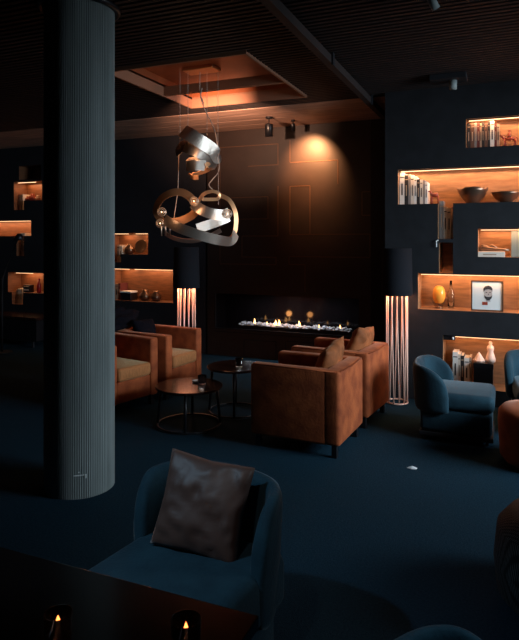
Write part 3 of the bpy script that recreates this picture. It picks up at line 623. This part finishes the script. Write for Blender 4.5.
# ------------------------------------------------------------------ blue shell chairs
def blue_chair(loc, rz, label, name='shell_chair', group='blue velvet shell chairs', m='blue_velvet', zt_=.62, sc=1., sw=.285, sz=.385, tp=(.5, 2.0)):
    t = thing(name, label, 'chair', loc, rz, group); t.scale = (sc, sc, 1)
    bm = nb(); NU = 60; rings = []
    for i in range(NU+1):
        u = -1+2*i/NU; a = PI/2+u*R(86)
        ex = 3.4; ca, sa = math.cos(a), math.sin(a)
        rr = 1/((abs(ca)**ex+abs(sa)**ex)**(1/ex)); cx_, cy_ = .295*rr*ca, .295*rr*sa
        # numeric normal
        e = 1e-3; ca2, sa2 = math.cos(a+e), math.sin(a+e); rr2 = 1/((abs(ca2)**ex+abs(sa2)**ex)**(1/ex)); tn = Vector((.295*rr2*ca2-cx_, .295*rr2*sa2-cy_, 0)).normalized(); nn = Vector((tn.y, -tn.x, 0))
        au = abs(u); k = 1-max(0, (au-tp[0])/(1-tp[0]))**tp[1]; k = max(k, 0)**.5 if au < 1 else 0
        top = .36+(zt_-.36)*(.06+.94*k) - .02*au; bot = .22+(.02 if tp[0] < .6 else .12)*(1-max(.0, k)); th = .036*(.35+.65*min(1, k*1.6)); sec = []
        zc, hh = (top+bot)/2, (top-bot)/2
        flare = .03
        for q in range(16):
            b = 2*PI*q/16; cx2 = math.copysign(abs(math.cos(b))**.7, math.cos(b)); cz2 = math.copysign(abs(math.sin(b))**.35, math.sin(b))
            z = zc+hh*cz2; off = flare*max(0, (z-.2)/.5)**1.3
            sec.append(bm.verts.new(Vector((cx_, cy_, z))+nn*(cx2*th+off)))
        rings.append(sec)
    for A, B in zip(rings, rings[1:]):
        for q in range(16): bm.faces.new((A[q], A[(q+1) % 16], B[(q+1) % 16], B[q]))
    bm.faces.new(rings[0][::-1]); bm.faces.new(rings[-1]); link('backrest', bm, m, t, True)
    bm = nb(); box(bm, -sw, sw, -.34, .27, .25, sz, .05, 5)
    for v in bm.verts:
        if v.co.z > sz-.025: v.co.z += .02*(1-(v.co.x/sw)**2)*(1-(v.co.y/.35)**2)
    link('seat', bm, m, t, True)
    bm = nb(); box(bm, -.27, .27, -.32, .26, .07, .25, .03, 4); link('seat_base', bm, m, t, True)
    bm = nb(); box(bm, -.28, .28, -.33, .27, .035, .068, .006); link('plinth_frame', bm, 'shelf_front', t)
    for sx in (-1, 1):
        for sy in (-1, 1): bm = nb(); tube(bm, [(sx*.24, sy*.25-.03, 0), (sx*.24, sy*.25-.03, .04)], .014); link('foot', bm, 'black', t)
    return t
blue_chair((-1.06, 1.87, 0), R(-8), 'blue velvet shell chair in the foreground holding a brown satin pillow', sc=.87, zt_=.70, sw=.325, sz=.45, tp=(.68, 2.8))
blue_chair((-.40, 5.13, 0), R(90), 'blue velvet shell chair turned right, below the lit right shelves', sc=.93, zt_=.60)
blue_chair((.33, 5.55, 0), R(6), 'blue velvet shell chair cut by the right picture edge, behind the orange stool')
blue_chair((-.05, 1.33, 0), R(62), 'blue velvet chair of which only the rim shows at the bottom edge', sc=.74)
pillow((-1.05, 1.955, .605), (R(-20), R(6), R(4)), .345, .12, 'satin', 'crumpled brown satin pillow on the foreground blue chair', .011, 11)

# orange stool, woven pouf
t = thing('velvet_stool', 'round orange velvet stool at the right picture edge beside the blue chair', 'stool', (.215, 4.64, 0))
bm = nb(); lathe(bm, [(0, .03), (.24, .03), (.26, .06), (.275, .30), (.27, .37), (.245, .40), (.15, .415), (0, .418)], 40); link('stool_body', bm, 'orange_velvet', t, True)
bm = nb(); lathe(bm, [(0, 0), (.22, 0), (.22, .03), (0, .03)], 32); link('base', bm, 'black', t)
a = math.atan2(-4.68, -.29)-.25; bm = nb(); box(bm, -.002, .002, -.009, .009, -.025, .025); o = link('tag_label', bm, 'white', t, loc=(.268*math.cos(a), .268*math.sin(a), .085), rot=(0, 0, a)); o['label'] = 'small white tag'
t = thing('woven_pouf', 'dark round woven pouf at the right picture edge in the foreground', 'pouf', (.27, 2.88, 0))
bm = nb(); lathe(bm, [(0, 0), (.26, 0), (.31, .05), (.325, .18), (.31, .33), (.26, .39), (.15, .415), (0, .42)], 48); link('pouf_body', bm, 'weave', t, True)
# brown chair at the left edge
t = thing('tub_chair', 'dark brown leather chair arm showing at the left picture edge', 'chair', (-3.42, 2.63, 0), R(20))
M['leather'] = mat('leather', (.12, .06, .045), .4)
bm = nb(); box(bm, -.3, .28, -.28, .28, .18, .40, .05, 4); link('seat', bm, 'leather', t, True)
for sy in (-1, 1): bm = nb(); box(bm, -.3, .32, sy*.30-.04, sy*.30+.04, .18, .64, .035, 4); link('armrest', bm, 'leather', t, True)
bm = nb(); box(bm, -.38, -.28, -.3, .3, .18, .74, .04, 4); link('backrest', bm, 'leather', t, True)
for sx in (-.27, .27):
    for sy in (-.26, .26): bm = nb(); tube(bm, [(sx, sy, 0), (sx, sy, .2)], .016); link('leg', bm, 'black', t)

# ------------------------------------------------------------------ low round tables
def low_table(loc, r, h, label, m='wood_dark'):
    t = thing('coffee_table', label, 'coffee table', loc, .4, 'low round tables')
    bm = nb(); lathe(bm, [(0, h-.022), (r-.01, h-.022), (r, h-.015), (r, h-.004), (r-.006, h), (0, h)], 56); o = link('table_top', bm, m, t)
    for k in range(4):
        a = PI/2*k; bm = nb(); tube(bm, [((r-.05)*math.cos(a), (r-.05)*math.sin(a), h-.02), ((r-.02)*math.cos(a), (r-.02)*math.sin(a), .02)], [.014, .010]); link('leg', bm, 'black', t, True)
    bm = nb(); ringtube(bm, (0, 0, .014), r-.02, .009, 56, 8); link('base_ring', bm, 'black', t, True)
def fl(px, py, z): d = ray(px, py); k = (z-H0)/d.z; return Vector((0, 0, H0))+d*k
c1 = fl(189, 385, .345); low_table((c1.x, c1.y, 0), .29, .345, 'low round dark wood table with black legs, nearest the column')
c2 = fl(235, 365.5, .43); low_table((c2.x, c2.y, 0), .26, .43, 'taller round dark table beside the nearest rust armchair')
def votive(loc, r, h, label, group, flame=False, power=0.):
    t = thing('candle_glass', label, 'candle holder', loc, 0, group)
    bm = nb(); lathe(bm, [(0, 0), (r*.8, 0), (r*.9, h*.1), (r, h), (r*.9, h), (r*.8, h*.14), (0, h*.1)], 28); link('glass_cup', bm, 'glass', t, True)
    bm = nb(); lathe(bm, [(0, h*.11), (r*.7, h*.11), (r*.7, h*.42), (0, h*.42)], 20); o = link('candle', bm, 'wax', t)
    if flame:
        bm = nb(); lathe(bm, [(0, 0), (r*.2, h*.1), (r*.24, h*.2), (r*.12, h*.38), (0, h*.5)], 12); link('flame', bm, 'ember', o, True, loc=(0, 0, h*.44))
        point('candle_light', Vector(loc)+Vector((0, 0, h*.8)), power, (1, .3, .08), .006)
    return t
g1 = fl(202, 384, .345); votive((g1.x, g1.y, .346), .04, .075, 'clear candle glass on the low table nearest the column', 'clear glasses on the low tables')
g2 = fl(239, 367, .43); votive((g2.x, g2.y, .431), .035, .08, 'clear candle glass on the taller round table', 'clear glasses on the low tables')
for (g, z) in ((g1, .346), (g2, .431)): point('glass_candle_light', (g.x, g.y, z+.05), .06, (.9, .9, 1), .006)
g = fl(196, 382.5, .345); t = thing('ashtray', 'small white dish beside the candle glass on the low table', 'dish', (g.x, g.y, .346)); bm = nb(); lathe(bm, [(0, 0), (.03, 0), (.036, .018), (.031, .018), (.026, .006), (0, .006)], 24); link('dish', bm, 'white', t, True)
# glossy dining table in the foreground
t = thing('dining_table', 'glossy black square table in the bottom left foreground', 'table', (-1.20, .80, 0)); x0, x1, y0, y1 = -.75, .665, -.42, .475
bm = nb(); box(bm, x0, x1, y0, y1, .69, .72, .003); link('table_top', bm, 'table_black', t)
bm = nb(); lathe(bm, [(0, .03), (.04, .03), (.04, .69), (0, .69)], 24); link('pedestal', bm, 'black', t, True)
bm = nb(); lathe(bm, [(0, 0), (.28, 0), (.28, .02), (.05, .03), (0, .03)], 40); link('base_plate', bm, 'black', t)
g = fl(58, 648, .72); votive((g.x, g.y, .721), .030, .075, 'candle glass on the glossy table near the left bottom corner', 'lit candle glasses on the glossy table', True, .22)
g = fl(186, 660, .72); votive((g.x, g.y, .721), .032, .085, 'candle glass on the glossy table in front of the foreground chair', 'lit candle glasses on the glossy table', True, .22)

# white paper scrap on the carpet
g = fl(412, 468.5, 0); bm = nb()
pts = [(-.035, -.01), (-.01, .02), (.012, .028), (.035, .01), (.03, -.012), (.0, -.02)]
a = [bm.verts.new((x, y, .004)) for x, y in pts]; c = bm.verts.new((0, 0, .018)); b_ = [bm.verts.new((x, y, 0.001)) for x, y in pts]
for i in range(6): j = (i+1) % 6; bm.faces.new((a[i], a[j], c)); bm.faces.new((b_[i], b_[j], a[j], a[i]))
bm.faces.new(b_[::-1]); o = link('paper_scrap', bm, 'white', loc=(g.x, g.y, 0.001)); tag(o, 'small crumpled white paper lying on the blue carpet', 'paper')

# arc reading lamp left edge and low counter
t = thing('reading_lamp', 'dark standing lamp with a slanted arm at the left picture edge', 'floor lamp', (W(2, 240, 6.3).x, 6.3, 0))
q = W(19, 236, 6.3)-Vector(t.location); bm = nb(); tube(bm, [(0, 0, .02), (0, 0, 1.05), (q.x, 0, q.z)], .014); link('pole', bm, 'shelf_front', t, True); bm = nb(); lathe(bm, [(0, 0), (.14, 0), (.14, .02), (0, .02)], 24); link('base', bm, 'black', t)
bm = nb(); lathe(bm, [(0, .1), (.03, .09), (.08, 0), (.075, 0), (.028, .08), (0, .09)], 24); link('lamp_shade', bm, 'black', t, True, loc=(q.x, 0, q.z-.06))
zc = fl(20, 320, 0).z
p = W(36, 318, 6.75); t = thing('sideboard', 'low dark sideboard with a copper lit edge left of the column', 'sideboard', (p.x-1.0, 6.98, 0))
hh = p.z; bm = nb(); box(bm, -1.0, 1.0, -.22, .22, .1, hh-.04, .004); link('body', bm, 'black', t); bm = nb(); box(bm, -1.02, 1.02, -.24, .24, hh-.038, hh, .004); link('top', bm, 'wood_dark', t)
for sx in (-.9, .9):
    for sy in (-.18, .18): bm = nb(); tube(bm, [(sx, sy, 0), (sx, sy, .1)], .02); link('leg', bm, 'black', t)
